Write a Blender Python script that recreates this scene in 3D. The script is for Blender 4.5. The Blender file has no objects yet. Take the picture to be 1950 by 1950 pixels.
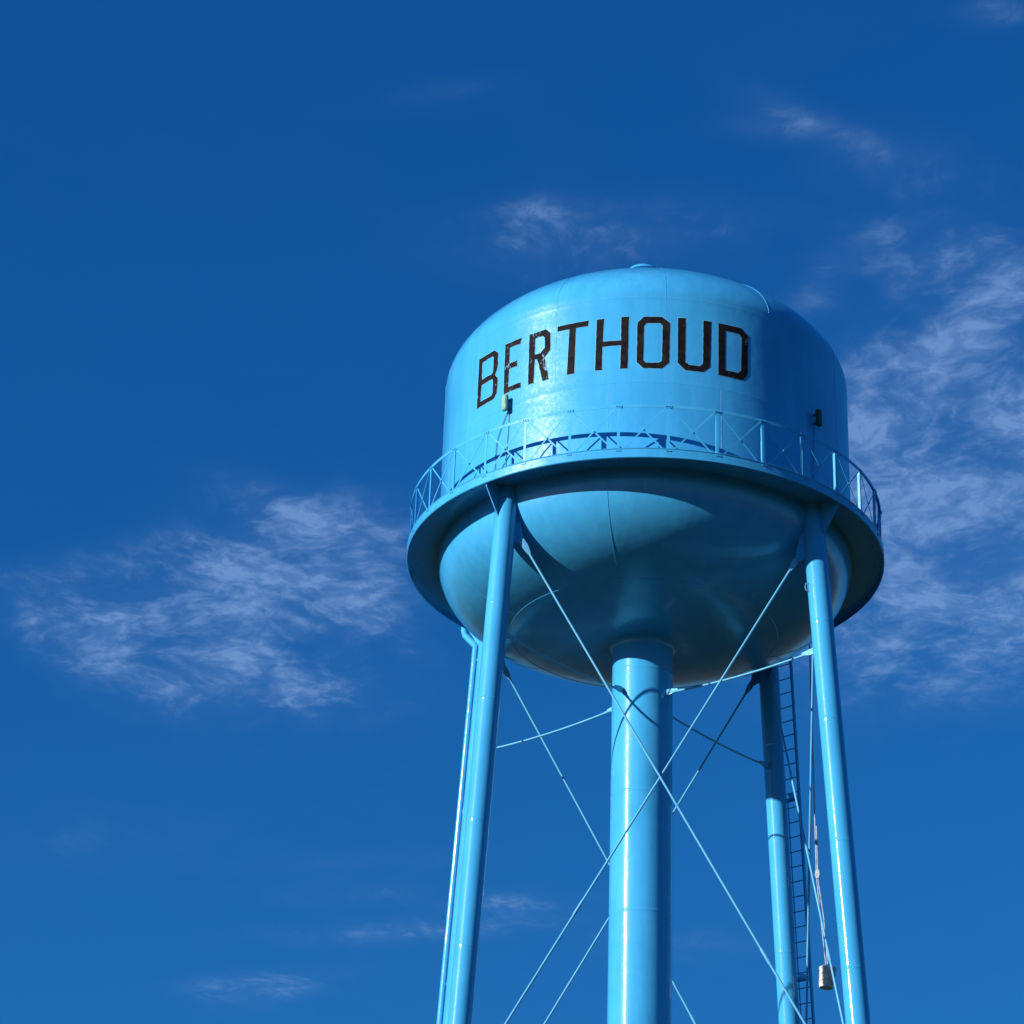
import bpy, bmesh, math, random
from mathutils import Vector, Matrix, noise
from mathutils.geometry import delaunay_2d_cdt

C = bpy.context.scene
COL = C.collection
R_ = math.radians
random.seed(7)

# ------------------------------------------------------------------ camera
F, D, YAW, PITCH, ROLL = 4930.45, 45.902, -0.101, 0.4876, 0.0562
CX, CY = 786.0, 905.0
ZR = 23.993                       # height of the catwalk's lower lip above the ground
fw = Vector((math.sin(YAW)*math.cos(PITCH), math.cos(YAW)*math.cos(PITCH), math.sin(PITCH)))
rt = Vector((math.cos(YAW), -math.sin(YAW), 0))
up = rt.cross(fw)
cr, sr = math.cos(ROLL), math.sin(ROLL)
rt2 = rt*cr + up*sr
up2 = up*cr - rt*sr
cam = bpy.data.cameras.new('camera')
cam.sensor_width = 36
cam.lens = F/1950*36
cam.shift_x = (975-CX)/1950
cam.shift_y = (CY-975)/1950
cam.clip_start = 0.5
cam.clip_end = 20000
co = bpy.data.objects.new('camera', cam)
COL.objects.link(co)
M = Matrix((rt2, up2, -fw)).transposed().to_4x4()
M.translation = Vector((0, -D, 1.6))
co.matrix_world = M
C.camera = co

# ------------------------------------------------------------------ light
SUN_EL, SUN_AZ = R_(18.6), R_(-56)       # azimuth measured from the side the camera stands on
sd = Vector((math.sin(SUN_AZ)*math.cos(SUN_EL), -math.cos(SUN_AZ)*math.cos(SUN_EL), math.sin(SUN_EL)))
sun = bpy.data.lights.new('sun', 'SUN')
sun.energy = 5.0
sun.angle = R_(0.53)
sun.color = (1.0, 0.955, 0.88)
so = bpy.data.objects.new('sun', sun)
COL.objects.link(so)
so.rotation_euler = sd.to_track_quat('Z', 'Y').to_euler()

C.view_settings.view_transform = 'Standard'
C.view_settings.look = 'None'
C.view_settings.exposure = 0.5
C.view_settings.gamma = 1.0
C.view_settings.use_curve_mapping = False


class NT:
    """small helper for building node trees"""
    def __init__(s, tree):
        s.t = tree
        s.n = tree.nodes
        s.l = tree.links

    def node(s, typ, **kw):
        x = s.n.new(typ)
        for k, v in kw.items():
            setattr(x, k, v)
        return x

    def put(s, sock, v):
        if isinstance(v, bpy.types.NodeSocket):
            s.l.new(v, sock)
        else:
            sock.default_value = v

    def math(s, op, a, b=0.0, clamp=False):
        x = s.node('ShaderNodeMath', operation=op, use_clamp=clamp)
        s.put(x.inputs[0], a)
        s.put(x.inputs[1], b)
        return x.outputs[0]

    def vmath(s, op, a, b=None, scale=None):
        x = s.node('ShaderNodeVectorMath', operation=op)
        s.put(x.inputs[0], a)
        if b is not None:
            s.put(x.inputs[1], b)
        if scale is not None:
            s.put(x.inputs['Scale'], scale)
        return x

    def noise(s, vec, scale, detail=4, rough=0.5, dist=0.0):
        x = s.node('ShaderNodeTexNoise')
        s.put(x.inputs['Vector'], vec)
        x.inputs['Scale'].default_value = scale
        x.inputs['Detail'].default_value = detail
        x.inputs['Roughness'].default_value = rough
        x.inputs['Distortion'].default_value = dist
        return x.outputs['Fac']

    def ramp(s, fac, a, b, lo=0.0, hi=1.0):
        x = s.node('ShaderNodeMapRange')
        s.put(x.inputs[0], fac)
        x.inputs[1].default_value = a
        x.inputs[2].default_value = b
        x.inputs[3].default_value = lo
        x.inputs[4].default_value = hi
        x.interpolation_type = 'SMOOTHSTEP'
        return x.outputs[0]

    def mix(s, fac, a, b, mode='MIX'):
        x = s.node('ShaderNodeMix', data_type='RGBA', blend_type=mode)
        s.put(x.inputs[0], fac)
        s.put(x.inputs[6], a)
        s.put(x.inputs[7], b)
        return x.outputs[2]


# ------------------------------------------------------------------ sky (world)
def pix_dir(x, y):
    """direction in the world of a part of the sky"""
    d = fw + rt2*((x-CX)/F) - up2*((y-CY)/F)
    return d.normalized()


world = bpy.data.worlds.new('World')
C.world = world
world.use_nodes = True
w = NT(world.node_tree)
w.n.clear()
sky = w.node('ShaderNodeTexSky', sky_type='NISHITA')
sky.sun_disc = False
sky.sun_elevation = SUN_EL
# sky azimuth 0 is +Y, turning clockwise seen from above
sky.sun_rotation = math.atan2(sd.x, sd.y) % (2*math.pi)
sky.altitude = 1550
sky.air_density = 1.0
sky.dust_density = 0.3
sky.ozone_density = 3.0
hs = w.node('ShaderNodeHueSaturation')
hs.inputs['Hue'].default_value = 0.497
hs.inputs['Saturation'].default_value = 1.22
hs.inputs['Value'].default_value = 1.0
w.l.new(sky.outputs[0], hs.inputs['Color'])
sc = w.node('ShaderNodeSeparateColor')
w.l.new(hs.outputs[0], sc.inputs[0])
cc = w.node('ShaderNodeCombineColor')
for ci, (pw, kk) in enumerate(((1.10, .285), (.75, 1.014), (.58, 2.22))):   # clear high-plains air: deep blue, flat gradient
    w.l.new(w.math('MULTIPLY', w.math('POWER', sc.outputs[ci], pw), kk), cc.inputs[ci])
skycol = cc.outputs[0]
tc = w.node('ShaderNodeTexCoord')
dirv = tc.outputs['Generated']
sep = w.node('ShaderNodeSeparateXYZ')
w.l.new(dirv, sep.inputs[0])
zc = w.math('MAXIMUM', sep.outputs[2], 0.04)
pu = w.math('DIVIDE', sep.outputs[0], zc)
pv = w.math('DIVIDE', sep.outputs[1], zc)
cmb = w.node('ShaderNodeCombineXYZ')
w.l.new(pu, cmb.inputs[0])
w.l.new(pv, cmb.inputs[1])
plane = cmb.outputs[0]
# slow warp so that the cirrus curls
wn = w.node('ShaderNodeTexNoise')
w.l.new(plane, wn.inputs['Vector'])
wn.inputs['Scale'].default_value = 5.0
wn.inputs['Detail'].default_value = 4
off = w.vmath('SUBTRACT', wn.outputs['Color'], (0.5, 0.5, 0.5)).outputs[0]
warp = w.vmath('ADD', plane, w.vmath('SCALE', off, scale=0.12).outputs[0]).outputs[0]
mp = w.node('ShaderNodeMapping')
w.l.new(warp, mp.inputs[0])
mp.inputs['Rotation'].default_value = (0, 0, R_(12))
mp.inputs['Scale'].default_value = (1.0, 0.80, 1.0)
big = w.noise(mp.outputs[0], 12.0, 10, 0.58, 0.3)
fine = w.noise(mp.outputs[0], 46.0, 9, 0.64, 0.35)
# cirrus patches: centre, half-length, half-width (in photo-sized units), tilt, weight
blobs = [
    (560, 1090, 150, 80, 12, .95), (420, 1130, 120, 70, 25, .7), (650, 1110, 80, 45, -25, .42), (540, 975, 90, 30, -20, .55),
    (430, 1240, 90, 60, 40, .5), (560, 1310, 130, 40, -6, .6), (440, 1320, 60, 40, 10, .35), (120, 1165, 70, 45, 20, .75),
    (170, 1240, 60, 40, 35, .45), (250, 1180, 60, 40, 45, .4), (740, 1060, 110, 50, -4, .22), (230, 1060, 90, 25, 15, .22),
    (30, 1085, 80, 22, 0, .22), (740, 1200, 110, 30, -32, .25), (300, 1290, 90, 40, 20, .25),
    (1870, 1040, 230, 80, 8, 1.15), (1840, 900, 210, 80, 6, .85), (1700, 860, 90, 130, 0, .6), (1860, 780, 190, 70, 8, .75),
    (1760, 720, 110, 50, 20, .55), (1870, 650, 110, 50, 20, .5), (1660, 700, 60, 40, 20, .4), (1830, 500, 110, 50, 14, .5),
    (1900, 560, 90, 50, 20, .4), (1700, 440, 90, 40, 14, .3), (1500, 212, 90, 22, -24, .18), (1600, 250, 90, 18, -20, .18),
    (1460, 245, 70, 18, -5, .25), (1760, 330, 120, 40, -10, .22), (1770, 1170, 240, 70, 0, .50), (1750, 1290, 200, 60, 0, .30),
    (1080, 460, 150, 50, -3, .32), (970, 480, 90, 40, 10, .26), (1230, 450, 80, 25, -8, .30), (1020, 400, 70, 20, 0, .25),
    (910, 158, 70, 16, 5, .09), (790, 190, 110, 20, 5, .08), (460, 1885, 80, 20, 4, .42), (540, 1870, 90, 22, 6, .25),
    (820, 1770, 190, 16, 3, .38), (960, 1720, 110, 14, 3, .35), (720, 1640, 140, 20, 3, .12), (1560, 560, 50, 26, 30, .22),
    (1560, 520, 30, 30, 60, .2), (200, 1600, 160, 40, 0, .12), (1290, 1800, 100, 20, 0, .2), (1320, 430, 120, 40, 5, .2),
    (1900, 20, 60, 20, 0, .3), (650, 1700, 120, 16, 2, .18),
]
mask = None
for bx, by, a, b, tilt, wt in blobs:
    d0 = pix_dir(bx, by)
    e1 = (pix_dir(bx+10*math.cos(R_(tilt)), by-10*math.sin(R_(tilt)))-d0).normalized()
    e2 = d0.cross(e1).normalized()
    # where the patch is not in front of the viewer its dot product is negative: weight fades to 0 there
    p = w.vmath('DOT_PRODUCT', dirv, tuple(e1*(F/a))).outputs['Value']
    q = w.vmath('DOT_PRODUCT', dirv, tuple(e2*(F/b))).outputs['Value']
    c0 = d0.dot(e1)*(F/a)
    c1 = d0.dot(e2)*(F/b)
    p = w.math('SUBTRACT', p, c0)
    q = w.math('SUBTRACT', q, c1)
    r2 = w.math('ADD', w.math('MULTIPLY', p, p), w.math('MULTIPLY', q, q))
    g = w.math('MULTIPLY', w.math('EXPONENT', w.math('MULTIPLY', r2, -0.58)), wt)
    mask = g if mask is None else w.math('ADD', mask, g)
front = w.ramp(w.vmath('DOT_PRODUCT', dirv, tuple(fw)).outputs['Value'], 0.3, 0.6)
mask = w.math('MULTIPLY', w.math('MINIMUM', mask, 1.0), front)
# a thin scatter of cirrus everywhere else
patch = w.ramp(w.noise(plane, 1.7, 3, 0.5), 0.60, 0.78, 0.0, 0.22)
mask = w.math('ADD', w.math('MAXIMUM', mask, w.math('MULTIPLY', patch, w.math('SUBTRACT', 1.0, front))), 0.02)
# soft threshold: where the mask is strong the sheet closes up, at its rim it breaks into tufts
v = w.math('ADD', w.math('MULTIPLY', w.math('POWER', mask, 0.6), 0.70), w.math('MULTIPLY', w.math('SUBTRACT', big, 0.5), 2.6))
v = w.math('ADD', v, w.math('MULTIPLY', w.math('SUBTRACT', fine, 0.5), 1.5))
cover = w.ramp(v, 0.10, 1.25)
cover = w.math('MULTIPLY', cover, w.ramp(mask, 0.02, 0.55, 0.0, 0.85))
veil = w.math('MULTIPLY', mask, w.math('ADD', 0.14, w.math('MULTIPLY', w.ramp(big, 0.35, 0.65), 0.26)))
thick = w.math('ADD', w.math('MULTIPLY', cover, w.math('ADD', 0.28, w.math('MULTIPLY', w.ramp(fine, 0.36, 0.66), 0.66))), veil)
thick = w.math('MINIMUM', thick, 1.0)
CLOUD = (3.1, 5.1, 9.0, 1)       # sunlit ice cloud, in the units of the sky texture
wcol = w.mix(w.math('MULTIPLY', thick, 0.48), skycol, CLOUD)
bg = w.node('ShaderNodeBackground')
w.l.new(wcol, bg.inputs[0])
bg.inputs[1].default_value = 0.065
wo = w.node('ShaderNodeOutputWorld')
w.l.new(bg.outputs[0], wo.inputs[0])


# ------------------------------------------------------------------ materials
def new_mat(name):
    m = bpy.data.materials.new(name)
    m.use_nodes = True
    t = NT(m.node_tree)
    t.n.clear()
    out = t.node('ShaderNodeOutputMaterial')
    bs = t.node('ShaderNodeBsdfPrincipled')
    t.l.new(bs.outputs[0], out.inputs[0])
    return m, t, bs


def paint(name, base, wave=0.0, wave_scale=2.0, rough=0.34, coat=1.0, coat_rough=0.11, dirt=0.12):
    m, t, b = new_mat(name)
    g = t.node('ShaderNodeNewGeometry')
    pos = g.outputs['Position']
    n1 = t.noise(pos, 0.9, 5, 0.6)
    st = t.node('ShaderNodeMapping')
    t.l.new(pos, st.inputs[0])
    st.inputs['Scale'].default_value = (3.0, 3.0, 0.35)
    n2 = t.noise(st.outputs[0], 1.6, 6, 0.62)
    n3 = t.noise(pos, 14, 5, 0.6)
    f = t.math('ADD', t.math('MULTIPLY', t.ramp(n1, .3, .7), .5), t.math('MULTIPLY', t.ramp(n2, .35, .75), .5))
    faded = tuple(min(1, c*1.06+0.012) for c in base)+(1,)
    dull = tuple(c*(1-dirt) for c in base)+(1,)
    col = t.mix(f, dull, faded)
    t.l.new(col, b.inputs['Base Color'])
    b.inputs['Roughness'].default_value = rough
    b.inputs['Specular IOR Level'].default_value = 0.08
    b.inputs['Coat Weight'].default_value = coat
    b.inputs['Coat IOR'].default_value = 1.5
    t.l.new(t.ramp(n3, .3, .7, coat_rough*.8, coat_rough*1.35), b.inputs['Coat Roughness'])
    bp = t.node('ShaderNodeBump')
    bp.inputs['Strength'].default_value = 1.0
    bp.inputs['Distance'].default_value = 1.0
    h1 = t.math('MULTIPLY', t.noise(pos, wave_scale, 3, 0.5), wave)
    h2 = t.math('MULTIPLY', t.noise(pos, 9.0, 3, 0.5), wave*0.11)
    h3 = t.math('MULTIPLY', t.noise(pos, 60.0, 2, 0.5), 0.0004)
    t.l.new(t.math('ADD', t.math('ADD', h1, h2), h3), bp.inputs['Height'])
    t.l.new(bp.outputs[0], b.inputs['Normal'])
    t.l.new(bp.outputs[0], b.inputs['Coat Normal'])
    return m


BLUE = (0.042, 0.350, 0.680)
M_TANK = paint('tank_paint', BLUE, wave=0.016, wave_scale=0.9, coat_rough=0.17)
M_LEG = paint('leg_paint', BLUE, wave=0.004, wave_scale=2.4, coat_rough=0.062)
M_RAIL = paint('rail_paint', (0.050, 0.375, 0.70), wave=0.0, rough=0.28, coat_rough=0.16)
M_ROD = paint('rod_paint', (0.12, 0.42, 0.66), wave=0.0, rough=0.32, coat_rough=0.2)


def letter_mat(name, chip):
    m, t, b = new_mat(name)
    g = t.node('ShaderNodeNewGeometry')
    pos = g.outputs['Position']
    n = t.noise(pos, 7, 6, 0.65)
    n2 = t.noise(pos, 2.3, 3, 0.5)
    col = t.mix(t.ramp(n, .35, .72), (0.005, 0.005, 0.007, 1), (0.017, 0.013, 0.015, 1))
    col = t.mix(t.math('MULTIPLY', t.ramp(n2, .55, .72), .7), col, (0.018, 0.019, 0.012, 1))
    st = t.node('ShaderNodeMapping')
    t.l.new(pos, st.inputs[0])
    st.inputs['Scale'].default_value = (1.6, 1.6, 0.8)
    wn_ = t.math('ADD', t.math('MULTIPLY', t.noise(st.outputs[0], 9, 8, 0.72, 0.4), .6), t.math('MULTIPLY', t.noise(pos, 2.1, 2, 0.5), .4))
    worn = t.ramp(wn_, 0.66-chip, 0.70-chip)
    # bare spots where the black has peeled and the primer shows
    col = t.mix(worn, col, (0.22, 0.42, 0.60, 1))
    t.l.new(col, b.inputs['Base Color'])
    b.inputs['Roughness'].default_value = 0.75
    b.inputs['Specular IOR Level'].default_value = 0.08
    bp = t.node('ShaderNodeBump')
    bp.inputs['Distance'].default_value = 0.01
    bp.inputs['Strength'].default_value = 0.4
    t.l.new(n, bp.inputs['Height'])
    t.l.new(bp.outputs[0], b.inputs['Normal'])
    return m


M_LET = letter_mat('letter_paint', 0.04)
M_LETW = letter_mat('peeling_letter_paint', 0.085)
M_EDGE = paint('letter_edging_paint', (0.16, 0.48, 0.76), rough=.4, coat=.3)


def simple(name, col, rough=.5, metal=0.0, var=.25, scale=12):
    m, t, b = new_mat(name)
    g = t.node('ShaderNodeNewGeometry')
    n = t.noise(g.outputs['Position'], scale, 5, .6)
    a = tuple(c*(1-var) for c in col)+(1,)
    e = tuple(min(1, c*(1+var)) for c in col)+(1,)
    t.l.new(t.mix(t.ramp(n, .3, .7), a, e), b.inputs['Base Color'])
    b.inputs['Roughness'].default_value = rough
    b.inputs['Metallic'].default_value = metal
    return m


M_PAIL = simple('galvanised_steel', (.62, .60, .57), .45, .15, .25, 20)
M_ROPE = simple('rope', (.30, .38, .50), .8)
M_BOX = simple('pale_green_housing', (.13, .30, .22), .5)
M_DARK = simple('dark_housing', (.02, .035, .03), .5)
M_CABLE = simple('cable', (.03, .16, .26), .5)
M_CONC = simple('concrete', (.36, .35, .33), .85)

# ground: mown green near the tower, dry prairie beyond
m, t, b = new_mat('prairie_ground')
g = t.node('ShaderNodeNewGeometry')
pos = g.outputs['Position']
ln = t.vmath('LENGTH', pos).outputs['Value']
n = t.noise(pos, .05, 6, .6)
n2 = t.noise(pos, 1.3, 6, .65)
far = t.ramp(t.math('ADD', ln, t.math('MULTIPLY', n, 60)), 90, 190)
green = t.mix(n2, (.016, .032, .011, 1), (.030, .052, .018, 1))
dry = t.mix(n2, (.060, .050, .022, 1), (.105, .085, .042, 1))
t.l.new(t.mix(far, green, dry), b.inputs['Base Color'])
b.inputs['Roughness'].default_value = .9
b.inputs['Specular IOR Level'].default_value = .1
bp = t.node('ShaderNodeBump')
bp.inputs['Distance'].default_value = .05
t.l.new(t.noise(pos, 12, 5, .7), bp.inputs['Height'])
t.l.new(bp.outputs[0], b.inputs['Normal'])
M_GROUND = m


# ------------------------------------------------------------------ mesh helpers
def pol(az, r, z):
    """point from azimuth (deg, 0 = towards the street), radius and height above the catwalk lip"""
    a = R_(az)
    return Vector((r*math.sin(a), -r*math.cos(a), ZR+z))


def link(name, bm, mat, parent=None, smooth=True, sharp=35):
    me = bpy.data.meshes.new(name)
    bmesh.ops.recalc_face_normals(bm, faces=bm.faces)
    bm.to_mesh(me)
    bm.free()
    if mat:
        me.materials.append(mat)
    if smooth:
        for p_ in me.polygons:
            p_.use_smooth = True
        me.set_sharp_from_angle(angle=R_(sharp))
    o = bpy.data.objects.new(name, me)
    COL.objects.link(o)
    if parent:
        o.parent = parent
    return o


def empty(name, loc, label, cat, group=None):
    o = bpy.data.objects.new(name, None)
    o.location = loc
    o.empty_display_size = .5
    COL.objects.link(o)
    o['label'] = label
    o['category'] = cat
    if group:
        o['group'] = group
    return o


def attach(o, parent):
    """parent while keeping the world placement"""
    o.parent = parent
    o.matrix_parent_inverse = Matrix.Translation(parent.location).inverted()


def revolve(bm, prof, seg=256, closed=False, a0=0.0, a1=360.0):
    full = abs(a1-a0-360) < 1e-6
    n = seg if full else seg+1
    rings = []
    for r, z in prof:
        if r < 1e-6:
            rings.append([bm.verts.new((0, 0, ZR+z))])
        else:
            rings.append([bm.verts.new(pol(a0+(a1-a0)*i/seg, r, z)) for i in range(n)])
    pairs = list(zip(rings, rings[1:]))
    if closed:
        pairs.append((rings[-1], rings[0]))
    for A, B in pairs:
        for i in range(seg if full else seg):
            j = (i+1) % n
            if not full and i == seg:
                continue
            q = [A[i % len(A)], A[j % len(A)], B[j % len(B)], B[i % len(B)]]
            q2 = []
            for v in q:
                if v not in q2:
                    q2.append(v)
            if len(q2) > 2:
                bm.faces.new(q2)


def tube(bm, pts, r, seg=12, cap=True, closed=False, radii=None):
    pts = [Vector(p_) for p_ in pts]
    n = len(pts)
    tang = []
    for i in range(n):
        a = pts[(i-1) % n] if (closed or i > 0) else pts[i]
        c_ = pts[(i+1) % n] if (closed or i < n-1) else pts[i]
        tang.append((c_-a).normalized())
    t0 = tang[0]
    ref = Vector((0, 0, 1)) if abs(t0.z) < .9 else Vector((1, 0, 0))
    x = t0.cross(ref).normalized()
    rings = []
    for i in range(n):
        tt = tang[i]
        x = (x-tt*x.dot(tt)).normalized()
        y = tt.cross(x)
        rr = radii[i] if radii else r
        rings.append([bm.verts.new(pts[i]+(x*math.cos(2*math.pi*k/seg)+y*math.sin(2*math.pi*k/seg))*rr) for k in range(seg)])
    for i in range(n if closed else n-1):
        A, B = rings[i], rings[(i+1) % n]
        for k in range(seg):
            bm.faces.new((A[k], A[(k+1) % seg], B[(k+1) % seg], B[k]))
    if cap and not closed:
        bm.faces.new(rings[0])
        bm.faces.new(list(reversed(rings[-1])))


def bar(bm, a, b, wdt, dep, out):
    """flat bar from a to b, wdt across, dep along 'out'"""
    a, b = Vector(a), Vector(b)
    tt = (b-a).normalized()
    o = (out-tt*out.dot(tt)).normalized()
    s = tt.cross(o)
    vs = []
    for p_ in (a, b):
        for sx, sy in ((-1, -1), (1, -1), (1, 1), (-1, 1)):
            vs.append(bm.verts.new(p_+s*(sx*wdt/2)+o*(sy*dep/2)))
    for f in ((0, 1, 2, 3), (7, 6, 5, 4), (0, 4, 5, 1), (1, 5, 6, 2), (2, 6, 7, 3), (3, 7, 4, 0)):
        bm.faces.new([vs[i] for i in f])


def plate(bm, poly, nrm, th):
    n = nrm.normalized()*th/2
    A = [bm.verts.new(Vector(p_)+n) for p_ in poly]
    B = [bm.verts.new(Vector(p_)-n) for p_ in poly]
    bm.faces.new(A)
    bm.faces.new(list(reversed(B)))
    k = len(poly)
    for i in range(k):
        bm.faces.new((A[i], B[i], B[(i+1) % k], A[(i+1) % k]))


def bolt(bm, p_, n, r=.016, h=.014):
    tube(bm, [p_, p_+n.normalized()*h], r, 6)


# ------------------------------------------------------------------ ground
bm = bmesh.new()
rings = [0, 8, 20, 60, 150, 400, 1000, 2500, 6000]
rows = []
for k, r in enumerate(rings):
    if r == 0:
        rows.append([bm.verts.new((0, 0, 0))])
    else:
        rows.append([bm.verts.new((r*math.sin(i*math.pi/32), r*math.cos(i*math.pi/32), 0)) for i in range(64)])
for A, B in zip(rows, rows[1:]):
    for i in range(64):
        q = []
        for v in (A[i % len(A)], A[(i+1) % 64 % len(A)], B[(i+1) % 64], B[i]):
            if v not in q:
                q.append(v)
        bm.faces.new(q)
gr = link('ground', bm, M_GROUND, smooth=False)
gr['kind'] = 'structure'

# ------------------------------------------------------------------ water tower
RT, Z0, HB, NB, Z1, HT, NTOP = 4.052, 0.282, 1.977, 2.54, 3.872, 2.064, 1.76
RR = 4.65
tower = empty('water_tower', (0, 0, 0),
              'sky blue painted steel water tower with black BERTHOUD lettering, four legs and a railed catwalk', 'water tower')


def radius_at(z):
    if z > Z1:
        t_ = (z-Z1)/HT
        return RT*max(1-t_**NTOP, 0)**(1/NTOP) if t_ < 1 else 0
    if z < Z0:
        t_ = (Z0-z)/HB
        return RT*max(1-t_**NB, 0)**(1/NB) if t_ < 1 else 0
    return RT


# --- tank: one shell, with its weld beads
prof = []
NQ = 44
for i in range(NQ+1):
    a = math.pi/2*(1-i/NQ)
    prof.append((RT*max(math.cos(a), 0)**(2/NB), Z0-HB*max(math.sin(a), 0)**(2/NB)))
zz = sorted(set([round(Z0+(Z1-Z0)*k/12, 4) for k in range(1, 12)]+[round(1.91+.02*q, 4) for q in range(-10, 11)]+[round(3.76+.015*q, 4) for q in range(-9, 7)]))
for z in zz:
    prof.append((RT+.0016*math.exp(-((z-1.91)/.055)**2)+.0016*math.exp(-((z-3.76)/.05)**2), z))
for i in range(NQ+1):
    a = math.pi/2*i/NQ
    prof.append((RT*max(math.cos(a), 0)**(2/NTOP), Z1+HT*max(math.sin(a), 0)**(2/NTOP)))
prof[0] = (0, prof[0][1])
prof[-1] = (0, prof[-1][1])
bm = bmesh.new()
revolve(bm, prof, 256)


def bead_ring(z, r=.011):
    rr = radius_at(z)+.001
    tube(bm, [pol(i*2.5, rr, z) for i in range(144)], r, 6, closed=True)


def bead_line(az, za, zb, r=.011, n=24):
    pts = []
    for i in range(n+1):
        z = za+(zb-za)*i/n
        pts.append(pol(az, radius_at(z)+.001, z))
    tube(bm, pts, r, 6)


bead_ring(3.76, .0028)
bead_ring(1.91, .0028)
bead_ring(-1.42, .007)
for k in range(12):
    bead_line(5.4+30*k, 3.9 if k == 1 else 3.76, 5.3, .004 if k != 1 else .006, 40)
    if k != 1:
        bead_line(5.4+30*k, 1.91, 3.76, .0018, 8)
    bead_line(20.4+30*k, .3, 1.91, .0028, 4)
for k in range(6):
    bead_line(-9.7+60*k, -1.42, .2, .006)
tank = link('tank', bm, M_TANK, tower, sharp=50)

# roof vent: a flat round cover on a short neck
zt = Z1+HT
bm = bmesh.new()
revolve(bm, [(0, zt+1.20), (.12, zt+1.195), (.24, zt+1.165), (.32, zt+1.12), (.35, zt+1.08), (.352, zt+1.05), (.34, zt+1.045), (.25, zt+1.04), (.24, zt+1.0),
             (.24, zt+.12), (.27, zt+.08), (.36, zt-.03), (0, zt-.04)], 48)
bm.transform(Matrix.Translation((-.06, 0, -.12)))
link('roof_vent', bm, M_TANK, tank)

# --- lettering, drawn as (azimuth, height) outlines on the shell
LT, LB = 3.345, 2.222
letters = [
    ('B', [[(-52.7, 3.325), (-45.7, 3.325), (-44.3, 3.23), (-44.3, 2.87), (-45.3, 2.765), (-44.1, 2.66), (-44.1, 2.33), (-45.6, 2.225), (-52.9, 2.225)],
           [(-51.1, 3.21), (-46.5, 3.21), (-46.1, 3.17), (-46.1, 2.86), (-46.6, 2.82), (-51.0, 2.82)],
           [(-51.1, 2.70), (-46.4, 2.70), (-46.0, 2.66), (-46.0, 2.38), (-46.5, 2.335), (-51.2, 2.335)]], True),
    ('E', [[(-41.6, 3.33), (-35.7, 3.33), (-36.1, 3.21), (-39.8, 3.205), (-39.85, 2.86), (-36.9, 2.86), (-36.9, 2.735), (-39.85, 2.735),
            (-39.9, 2.34), (-35.5, 2.34), (-35.5, 2.225), (-41.6, 2.225)]], True),
    ('R', [[(-33.1, 3.33), (-27.9, 3.345), (-26.4, 3.24), (-26.3, 2.86), (-28.0, 2.72), (-26.5, 2.225), (-28.4, 2.215), (-30.3, 2.73), (-31.1, 2.74), (-31.2, 2.225), (-33.1, 2.22)],
           [(-31.1, 3.21), (-28.8, 3.22), (-28.1, 3.16), (-28.1, 2.93), (-29.3, 2.85), (-31.1, 2.85)]], True),
    ('T', [[(-24.3, 3.335), (-15.3, 3.345), (-15.5, 3.22), (-18.9, 3.225), (-19.1, 2.225), (-21.2, 2.225), (-20.8, 3.22), (-24.3, 3.225)]], False),
    ('H', [[(-13.15, 3.335), (-11.1, 3.345), (-11.4, 2.84), (-6.5, 2.84), (-6.5, 3.345), (-4.45, 3.355), (-4.6, 2.22), (-6.65, 2.22),
            (-6.5, 2.73), (-11.45, 2.725), (-11.5, 2.22), (-13.35, 2.22)]], False),
    ('O', [[(-2.2, 3.215), (-.45, 3.345), (4.4, 3.35), (6.5, 3.22), (6.3, 2.355), (4.4, 2.22), (-.6, 2.22), (-2.3, 2.35)],
           [(-.4, 3.14), (.25, 3.205), (3.8, 3.21), (4.5, 3.155), (4.35, 2.39), (3.6, 2.345), (.1, 2.34), (-.5, 2.395)]], False),
    ('U', [[(8.6, 3.35), (10.7, 3.36), (10.55, 2.41), (11.5, 2.345), (14.5, 2.345), (15.35, 2.42), (15.5, 3.355), (17.65, 3.36),
            (17.35, 2.36), (15.4, 2.225), (10.5, 2.222), (8.5, 2.37)]], False),
    ('D', [[(19.75, 3.355), (26.3, 3.355), (28.5, 3.22), (28.2, 2.36), (26.7, 2.215), (19.6, 2.22)],
           [(21.7, 3.22), (25.6, 3.215), (26.5, 3.155), (26.2, 2.42), (25.3, 2.355), (21.6, 2.355)]], False),
]


def inside(pt, loop):
    x, y = pt
    c_ = False
    for i in range(len(loop)):
        x1, y1 = loop[i]
        x2, y2 = loop[i-1]
        if (y1 > y) != (y2 > y) and x < (x2-x1)*(y-y1)/(y2-y1)+x1:
            c_ = not c_
    return c_


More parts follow.
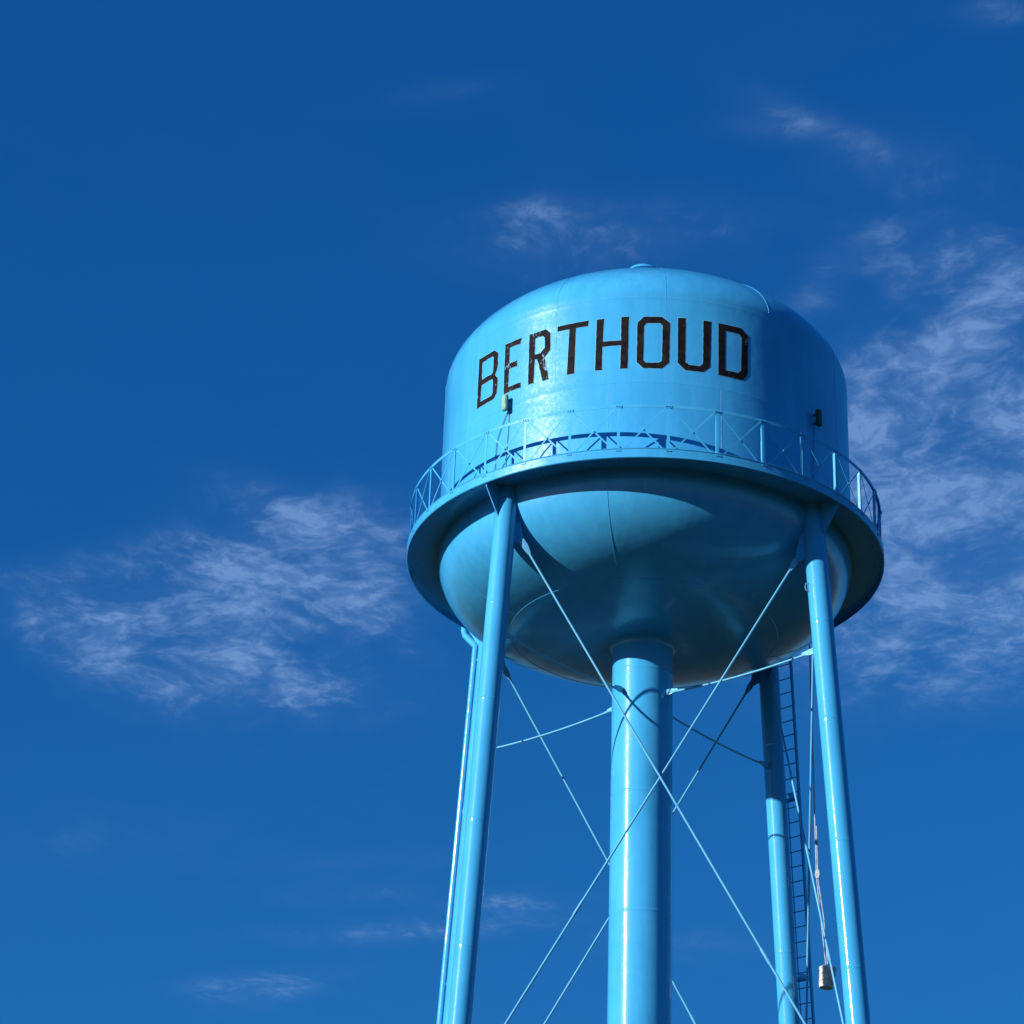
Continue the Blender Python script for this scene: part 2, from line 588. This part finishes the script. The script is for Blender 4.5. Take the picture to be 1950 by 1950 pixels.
def build_letter(ch, loops, worn):
    amp = .012 if worn else .006
    vs, es, rag = [], [], []
    for loop in loops:
        L = [(R_(a)*RT, z) for a, z in loop]
        pts = []
        for i in range(len(L)):
            p0, p1 = L[i], L[(i+1) % len(L)]
            d = math.hypot(p1[0]-p0[0], p1[1]-p0[1])
            k = max(1, int(d/.035))
            for j in range(k):
                s = j/k
                x, z = p0[0]+(p1[0]-p0[0])*s, p0[1]+(p1[1]-p0[1])*s
                n1 = noise.noise(Vector((x*11, z*11, 3.1)))
                n2 = noise.noise(Vector((x*11, z*11, 8.7)))
                pts.append((x+n1*amp, z+n2*amp))
        rag.append(pts)
        b0 = len(vs)
        vs += pts
        es += [(b0+i, b0+(i+1) % len(pts)) for i in range(len(pts))]
    xs = [v[0] for v in rag[0]]
    zs = [v[1] for v in rag[0]]
    x = min(xs)+.03
    while x < max(xs):
        z = min(zs)+.03
        while z < max(zs):
            if inside((x, z), rag[0]):
                vs.append((x, z))
            z += .06
        x += .045
    r = delaunay_2d_cdt([Vector(v) for v in vs], es, [], 0, 1e-5)
    bm = bmesh.new()
    V = [bm.verts.new(pol(math.degrees(v[0]/RT), RT+.006, v[1])) for v in r[0]]
    for f in r[2]:
        cx_ = sum(r[0][i][0] for i in f)/3
        cz_ = sum(r[0][i][1] for i in f)/3
        if inside((cx_, cz_), rag[0]) and not any(inside((cx_, cz_), h) for h in rag[1:]):
            bm.faces.new([V[i] for i in f])
    bmesh.ops.delete(bm, geom=[v for v in bm.verts if not v.link_faces], context='VERTS')
    o = link('painted_letter', bm, M_LETW if worn else M_LET, tank, smooth=False)
    o['label'] = 'black painted letter ' + ch + (' with flaking paint' if worn else '')
    # thin pale line around the black
    bm = bmesh.new()
    for pts in rag:
        k = len(pts)
        A, B = [], []
        for i in range(k):
            p_, q_ = Vector(pts[i-1]), Vector(pts[(i+1) % k])
            tt = (q_-p_).normalized()
            nn = Vector((tt.y, -tt.x))*.010
            c_ = Vector(pts[i])
            A.append(bm.verts.new(pol(math.degrees((c_.x+nn.x)/RT), RT+.003, c_.y+nn.y)))
            B.append(bm.verts.new(pol(math.degrees((c_.x-nn.x)/RT), RT+.003, c_.y-nn.y)))
        for i in range(k):
            j = (i+1) % k
            bm.faces.new((A[i], A[j], B[j], B[i]))
    link('letter_edging', bm, M_EDGE, tank, smooth=False)


for ch, loops, worn in letters:
    build_letter(ch, loops, worn)

# --- catwalk: floor, fascia, bolts
bm = bmesh.new()
FT = .205
revolve(bm, [(RT-.01, .115), (RR-.018, .115), (RR-.018, .004), (RR-.014, .0), (RR, .0), (RR+.012, .012), (RR, .024), (RR, FT-.03), (RR+.012, FT-.012), (RR, FT), (RR-.012, FT),
             (RR-.012, .13), (RT-.01, .13)], 192)
PAZ = [5.35+11.25*k for k in range(32)]
for a in PAZ:
    o = pol(a, 1, 0)-pol(a, 0, 0)
    for da in (-.42, 0, .42):
        bolt(bm, pol(a+da, RR-.002, FT-.055), o)
    bolt(bm, pol(a+5, RR-.18, .116), Vector((0, 0, -1)), .014, .02)
walk = link('catwalk', bm, M_TANK, tower, sharp=30)

ZH = 1.118
RP = RR-.03
bm = bmesh.new()
revolve(bm, [(RP-.05, ZH-.006), (RP+.006, ZH-.006), (RP+.006, ZH-.06), (RP+.012, ZH-.06), (RP+.012, ZH), (RP-.05, ZH)], 192, closed=True)
link('handrail', bm, M_RAIL, walk, sharp=30)
post0 = None
for i, a in enumerate(PAZ):
    if i == 0:
        bm = bmesh.new()
        o = pol(0, 1, 0)-pol(0, 0, 0)
        s = Vector((1, 0, 0))
        bar(bm, pol(0, RP, .03), pol(0, RP, ZH-.01), .050, .006, o)
        bar(bm, pol(0, RP-.024, .14)-s*.022, pol(0, RP-.024, ZH-.055)-s*.022, .006, .044, o)
        for sx in (-.05, 0, .05):
            bolt(bm, pol(0, RP+.012, ZH-.03)+s*sx, o, .014, .014)
        post0 = link('rail_post', bm, M_RAIL, walk, smooth=False)
        po = post0
    else:
        po = post0.copy()
        COL.objects.link(po)
        po.parent = walk
    po.rotation_euler = (0, 0, R_(a))
bm = bmesh.new()
A0, A1 = pol(.55, RP+.008, .14), pol(11.25-.55, RP+.008, ZH-.05)
B0, B1 = pol(.55, RP-.006, ZH-.05), pol(11.25-.55, RP-.006, .14)
oo = pol(5.6, 1, 0)-pol(5.6, 0, 0)
bar(bm, A0, A1, .028, .006, oo)
bar(bm, B0, B1, .028, .006, oo)
bolt(bm, (A0+A1)/2, oo, .018, .02)
br0 = link('cross_brace', bm, M_RAIL, walk, smooth=False)
for i, a in enumerate(PAZ):
    po = br0 if i == 0 else br0.copy()
    if i:
        COL.objects.link(po)
        po.parent = walk
    po.rotation_euler = (0, 0, R_(a))

# --- riser
bm = bmesh.new()
rr = .584
zb = -ZR
pr = [(.76, -1.64), (.76, -1.672), (.755, -1.678), (.64, -1.69), (.61, -1.705), (.595, -1.73), (.588, -1.77), (rr, -1.82)]
z = -2.0
welds = [-2.30, -4.79, -7.11, -9.5, -11.9, -14.3, -16.7, -19.1, -21.5]
for wz in welds:
    pr += [(rr, wz+.05), (rr, wz+.014), (rr+.002, wz+.005), (rr+.002, wz-.005), (rr, wz-.014), (rr, wz-.05)]
pr += [(rr, -ZR+.05)]
revolve(bm, pr, 96)
link('riser_pipe', bm, M_LEG, tower, sharp=50)

# --- legs
PHI, LR, LBT = math.degrees(-.6828), 4.026, .0681
LRAD = .208
ZP = -10.87                        # level of the first horizontal strut


def leg_pt(k, z, dr=0.0, ds=0.0):
    a = PHI+90*k
    p_ = pol(a, LR-LBT*z+dr, z)
    s = pol(a+90, 1, 0)-pol(a+90, 0, 0)
    return p_+s*ds


def out_dir(k):
    a = PHI+90*k
    return pol(a, 1, 0)-pol(a, 0, 0)


def face_dirs(k):
    """unit vectors along the face k -> k+1 and its outward normal"""
    s = (leg_pt((k+1) % 4, 0)-leg_pt(k, 0)).normalized()
    n = pol(PHI+90*k+45, 1, 0)-pol(PHI+90*k+45, 0, 0)
    return s, n


legs = []
for k in range(4):
    bm = bmesh.new()
    zs, rad = [], []
    for wz in [0.112, -.4, -2.34, -4.28, -6.6, -8.9, -11.2, -13.6, -16, -18.4, -20.8, -ZR+.32]:
        if wz in (0.112, -.4, -ZR+.32):
            zs.append(wz)
            rad.append(LRAD)
        else:
            for dz, dr in ((.05, 0), (.014, 0), (.005, .002), (-.005, .002), (-.014, 0), (-.05, 0)):
                zs.append(wz+dz)
                rad.append(LRAD+dr)
    tube(bm, [leg_pt(k, z) for z in zs], LRAD, 48, radii=rad)
    lg = link('leg', bm, M_LEG, tower, sharp=40)
    legs.append(lg)
    od = out_dir(k)
    sidev = od.cross(Vector((0, 0, 1)))
    # radial bracket plate under the catwalk
    bm = bmesh.new()
    plate(bm, [leg_pt(k, .113, LRAD-.03), leg_pt(k, .113, RR-LR-.03), leg_pt(k, -.05, RR-LR-.04), leg_pt(k, -.52, LRAD+.015), leg_pt(k, -.62, LRAD-.03)], sidev, .022)
    link('bracket_plate', bm, M_LEG, lg, smooth=False)
    # gusset plates in the planes of both faces, holding the rods
    for sgn, kk in ((1, k), (-1, (k-1) % 4)):
        s, n = face_dirs(kk)
        s = s*sgn
        bm = bmesh.new()

        def G(d, z):
            return leg_pt(k, z)+s*d
        plate(bm, [G(LRAD-.03, .11), G(LRAD+.05, .11), G(.27, -.50), G(.36, -.86), G(.385, -1.00), G(.36, -1.06), G(.31, -1.05), G(LRAD-.01, -.98), G(LRAD-.03, -1.02)], n, .02)
        bolt(bm, G(.345, -.98)+n*.01, n, .03, .03)
        link('gusset_plate', bm, M_LEG, lg, smooth=False)
    # concrete footing and base plate
    bm = bmesh.new()
    fp = leg_pt(k, -ZR)
    tube(bm, [Vector((fp.x, fp.y, ZR-ZR-.2)), Vector((fp.x, fp.y, .28))], .75, 8)
    link('footing', bm, M_CONC, lg, smooth=False)
    bm = bmesh.new()
    tube(bm, [Vector((fp.x, fp.y, .28)), Vector((fp.x, fp.y, .33))], .42, 32)
    link('base_plate', bm, M_LEG, lg)


# --- diagonal tie rods
def rod(a, b, n, name='tie_rod', r=.021, sag=0.0, buckle=.62, lugs=True):
    a, b = Vector(a), Vector(b)
    d = (b-a).normalized()
    bm = bmesh.new()
    N = 14
    pts = []
    for i in range(N+1):
        s = i/N
        p_ = a.lerp(b, s)
        p_.z -= sag*4*s*(1-s)
        pts.append(p_)
    tube(bm, pts, r, 10)
    if lugs:
        for e, sg in ((a, 1), (b, -1)):
            q0, q1, q2 = e-d*sg*.04, e+d*sg*.12, e+d*sg*.30
            s_ = d.cross(n).normalized()
            plate(bm, [q0-s_*.05, q0+s_*.05, q1+s_*.06, q2+s_*.024, q2-s_*.024, q1-s_*.06], n, .034)
    o = link(name, bm, M_ROD, tower, sharp=40)
    if buckle:
        bm = bmesh.new()
        i = int(buckle*N)
        m_ = pts[i]
        dd = (pts[i+1]-pts[i-1]).normalized()
        tube(bm, [m_-dd*.16, m_-dd*.13, m_+dd*.13, m_+dd*.16], r, 8, radii=[r*1.1, r*1.35, r*1.35, r*1.1])
        link('turnbuckle', bm, M_ROD, o)
    return o


for k in range(4):
    s, n = face_dirs(k)
    k2 = (k+1) % 4
    for zt_, zb_ in ((-.98, ZP), (ZP-.25, -ZR+1.2)):
        for sg, ka, kb in ((1, k, k2), (-1, k2, k)):
            a = leg_pt(ka, zt_)+s*sg*.345+n*(.03*sg)
            b = leg_pt(kb, zb_)-s*sg*.40+n*(.03*sg)
            rod(a, b, n, buckle=(.80 if sg > 0 else .78))
    # horizontal strut at the panel point
    bm = bmesh.new()
    tube(bm, [leg_pt(k, ZP-.1), leg_pt(k2, ZP-.1)], .085, 16)
    link('strut', bm, M_LEG, tower)

# --- spider rods from riser to legs, slightly sagging
for k in range(4):
    od = out_dir(k)
    a = pol(PHI+90*k, rr-.02, -2.76)
    b = leg_pt(k, -2.82, -LRAD+.02)
    o = rod(a, b, Vector((0, 0, 1)).cross(od), 'spider_rod', .02, sag=.075, buckle=.12)

# small wire staple on the front right leg and a hook on the riser
bm = bmesh.new()
c_ = leg_pt(1, -1.62)+Vector((-.17, -.10, 0))
tube(bm, [c_+Vector((.02, 0, .07)), c_+Vector((-.075, -.01, .07)), c_+Vector((-.085, -.01, 0)), c_+Vector((-.075, -.01, -.07)), c_+Vector((.02, 0, -.07))], .009, 8)
link('staple', bm, M_ROD, legs[1])
bm = bmesh.new()
c_ = pol(-80, rr-.01, -2.02)
tube(bm, [c_, c_+Vector((-.05, 0, .0)), c_+Vector((-.075, 0, .03)), c_+Vector((-.08, 0, .075))], .011, 8)
link('hook', bm, M_ROD, tower)

# --- overflow pipe on the far left leg
k = 3
bm = bmesh.new()
sdv = pol(PHI+90*k+90, 1, 0)-pol(PHI+90*k+90, 0, 0)
off = .36
pts = [leg_pt(k, .9, RR-LR+.10), leg_pt(k, .3, RR-LR+.12), leg_pt(k, 0.02, RR-LR+.12), leg_pt(k, -.10, RR-LR+.07)]
for s in [i/5 for i in range(1, 6)]:
    z = -.10-.33*s
    pts.append(leg_pt(k, z, (RR-LR+.07)*(1-s)+off*s))
pts += [leg_pt(k, z, off) for z in (-.52, -.7, -2, -5, -10, -15, -20, -ZR+1.0)]
pts += [leg_pt(k, -ZR+.5, off+.1), leg_pt(k, -ZR+.35, off+.5)]
tube(bm, pts, .072, 24)
ov = link('overflow_pipe', bm, M_LEG, tower, sharp=50)
for z in (-.75, -4, -7.5, -11, -15, -19):
    bm = bmesh.new()
    bar(bm, leg_pt(k, z, LRAD-.03), leg_pt(k, z, off-.05), .03, .05, Vector((0, 0, 1)))
    link('pipe_bracket', bm, M_LEG, ov, smooth=False)

# --- access ladder beside the back right leg
k = 2
od = out_dir(k)
tv = pol(PHI+90*k+90, 1, 0)-pol(PHI+90*k+90, 0, 0)   # towards the right/front is minus this
LOFF, LTAN, LW = .42, -.03, .48


def lad(z, s):
    """point on the ladder at height z; s = -1 or 1 for its rails, 0 its centre line"""
    return leg_pt(k, z, LOFF, LTAN+s*LW/2)


bm = bmesh.new()
ladder = None
for s in (-1, 1):
    bm = bmesh.new()
    bar(bm, lad(.9, s), lad(-ZR+1.2, s), .034, .06, od)
    o = link('ladder_rail', bm, M_LEG, None, smooth=False)
    if ladder is None:
        ladder = bpy.data.objects.new('ladder', None)
        COL.objects.link(ladder)
        ladder.parent = tower
    o.parent = ladder
rung0 = None
z = .75
while z > -ZR+1.3:
    if rung0 is None:
        bm = bmesh.new()
        c0 = lad(z, 0)
        tube(bm, [lad(z, -1)-c0, lad(z, 1)-c0], .0125, 8)
        rung0 = link('rung', bm, M_LEG, ladder)
        o = rung0
    else:
        o = rung0.copy()
        COL.objects.link(o)
        o.parent = ladder
    o.location = lad(z, 0)
    z -= .3048
bm = bmesh.new()
tube(bm, [lad(-3.4, .18), lad(-ZR+1.2, .18)], .012, 8)
link('safety_rail', bm, M_LEG, ladder)
for z in (-.1, -3.35, -7.0, -10.8, -14.6, -18.4, -22):
    bm = bmesh.new()
    for s in (-1, 1):
        bar(bm, leg_pt(k, z+.02*s, LRAD*.6, LTAN+s*LW/2*.8), lad(z+.02*s, s*1.05), .012, .09, Vector((0, 0, 1)))
    bar(bm, lad(z, -1.05), lad(z, 1.05), .012, .09, Vector((0, 0, 1)))
    link('ladder_bracket', bm, M_LEG, ladder, smooth=False)

# ------------------------------------------------------------------ hoisted pail on its rope
px, py = 3.446, 3.18
pail = empty('hanging_pail', (px+.127, py, ZR-7.35), 'small galvanised metal pail hanging on a rope between the ladder and the front right leg', 'bucket')
base = Vector((px+.127, py, ZR-7.345))


def place(o, parent):
    attach(o, parent)
    return o


bm = bmesh.new()
prof_ = [(0, 0), (.13, 0), (.137, .012), (.137, .03), (.142, .04), (.160, .36), (.170, .375), (.170, .395), (.158, .395), (.152, .375), (.134, .05), (0, .04)]
n = 40
rings = []
for r, h in prof_:
    rings.append([bm.verts.new((r*math.cos(2*math.pi*i/n)+h*.03, r*math.sin(2*math.pi*i/n), h)) for i in range(n)] if r else [bm.verts.new((0, 0, h))])
for A, B in zip(rings, rings[1:]):
    for i in range(n):
        q = []
        for v in (A[i % len(A)], A[(i+1) % n % len(A)], B[(i+1) % n % len(B)], B[i % len(B)]):
            if v not in q:
                q.append(v)
        bm.faces.new(q)
for h in (.12, .26):
    tube(bm, [Vector(((.1425+.018*h/.36+.003)*math.cos(i*math.pi/16)+h*.03, (.1425+.018*h/.36+.003)*math.sin(i*math.pi/16), h)) for i in range(32)], .006, 6, closed=True)
bm.transform(Matrix.Translation(base) @ Matrix.Rotation(R_(5), 4, 'Y') @ Matrix.Scale(1.0, 4))
o = place(link('pail_body', bm, M_PAIL), pail)
topc = base+Vector((.045, 0, .39))
bm = bmesh.new()
tube(bm, [topc+Vector((.16*math.cos(t_), .02*math.sin(t_), .08*math.sin(t_))) for t_ in [i*math.pi/14 for i in range(15)]], .006, 6)
place(link('bail_handle', bm, M_PAIL), pail)
blk = Vector((px+.01, py, ZR-5.05))
bm = bmesh.new()
plate(bm, [blk+Vector((-.03, 0, .09)), blk+Vector((.03, 0, .09)), blk+Vector((.045, 0, 0)), blk+Vector((.02, 0, -.09)), blk+Vector((-.02, 0, -.09)), blk+Vector((-.045, 0, 0))], Vector((0, 1, 0)), .05)
place(link('pulley_block', bm, M_PAIL), pail)
hook = topc+Vector((0, 0, .08))
bm = bmesh.new()
for dx in (-.028, .03):
    tube(bm, [blk+Vector((dx*.4, 0, -.06)), (blk+hook)/2+Vector((dx, 0, 0)), hook+Vector((dx*.6-.02, 0, 0))], .012, 8)
place(link('fall_rope', bm, M_ROPE), pail)
bm = bmesh.new()
tube(bm, [Vector((px-.03, py, ZR+.10)), blk+Vector((-.012, 0, .06))], .013, 8)
tube(bm, [blk+Vector((.015, 0, .06)), blk+Vector((.01, 0, 1.0))], .015, 8)
place(link('hoist_rope', bm, M_ROPE), pail)


# ------------------------------------------------------------------ two small housings on the tank wall
def wall_box(name, az, z0, z1, wd, mat, label, cables):
    c_ = pol(az, RT+.11, (z0+z1)/2)
    o_ = pol(az, 1, 0)-pol(az, 0, 0)
    s_ = Vector((o_.y, -o_.x, 0))
    root = empty(name, pol(az, RT, z0), label, 'antenna box', 'antenna boxes on the tank wall')
    u_ = Vector((0, 0, 1))
    h = (z1-z0)/2
    bm = bmesh.new()
    bar(bm, c_-u_*h, c_+u_*h, wd, .085, o_)
    bmesh.ops.bevel(bm, geom=bm.edges[:], offset=.012, segments=2, affect='EDGES')
    place(link('housing', bm, mat), root)
    bm = bmesh.new()
    for dz in (-.09, .09):
        bar(bm, c_+u_*dz-o_*.10, c_+u_*dz-o_*.035, .05, .03, u_)
    place(link('mount', bm, M_DARK, smooth=False), root)
    bm = bmesh.new()
    for pts in cables:
        tube(bm, [pol(a_, RT+.02, z_) for a_, z_ in pts], .008, 6)
    place(link('cable', bm, M_CABLE), root)


wall_box('antenna_box', -39.5, 1.77, 2.10, .115, M_BOX, 'pale green box on the sunlit tank wall just below the letter E',
         [[(-39.5, 1.78), (-40.3, 1.70), (-42.0, 1.45), (-43.2, 1.25), (-43.6, .9), (-43.4, .05)],
          [(-39.2, 1.78), (-39.2, 1.4), (-39.6, .9), (-39.8, .05)]])
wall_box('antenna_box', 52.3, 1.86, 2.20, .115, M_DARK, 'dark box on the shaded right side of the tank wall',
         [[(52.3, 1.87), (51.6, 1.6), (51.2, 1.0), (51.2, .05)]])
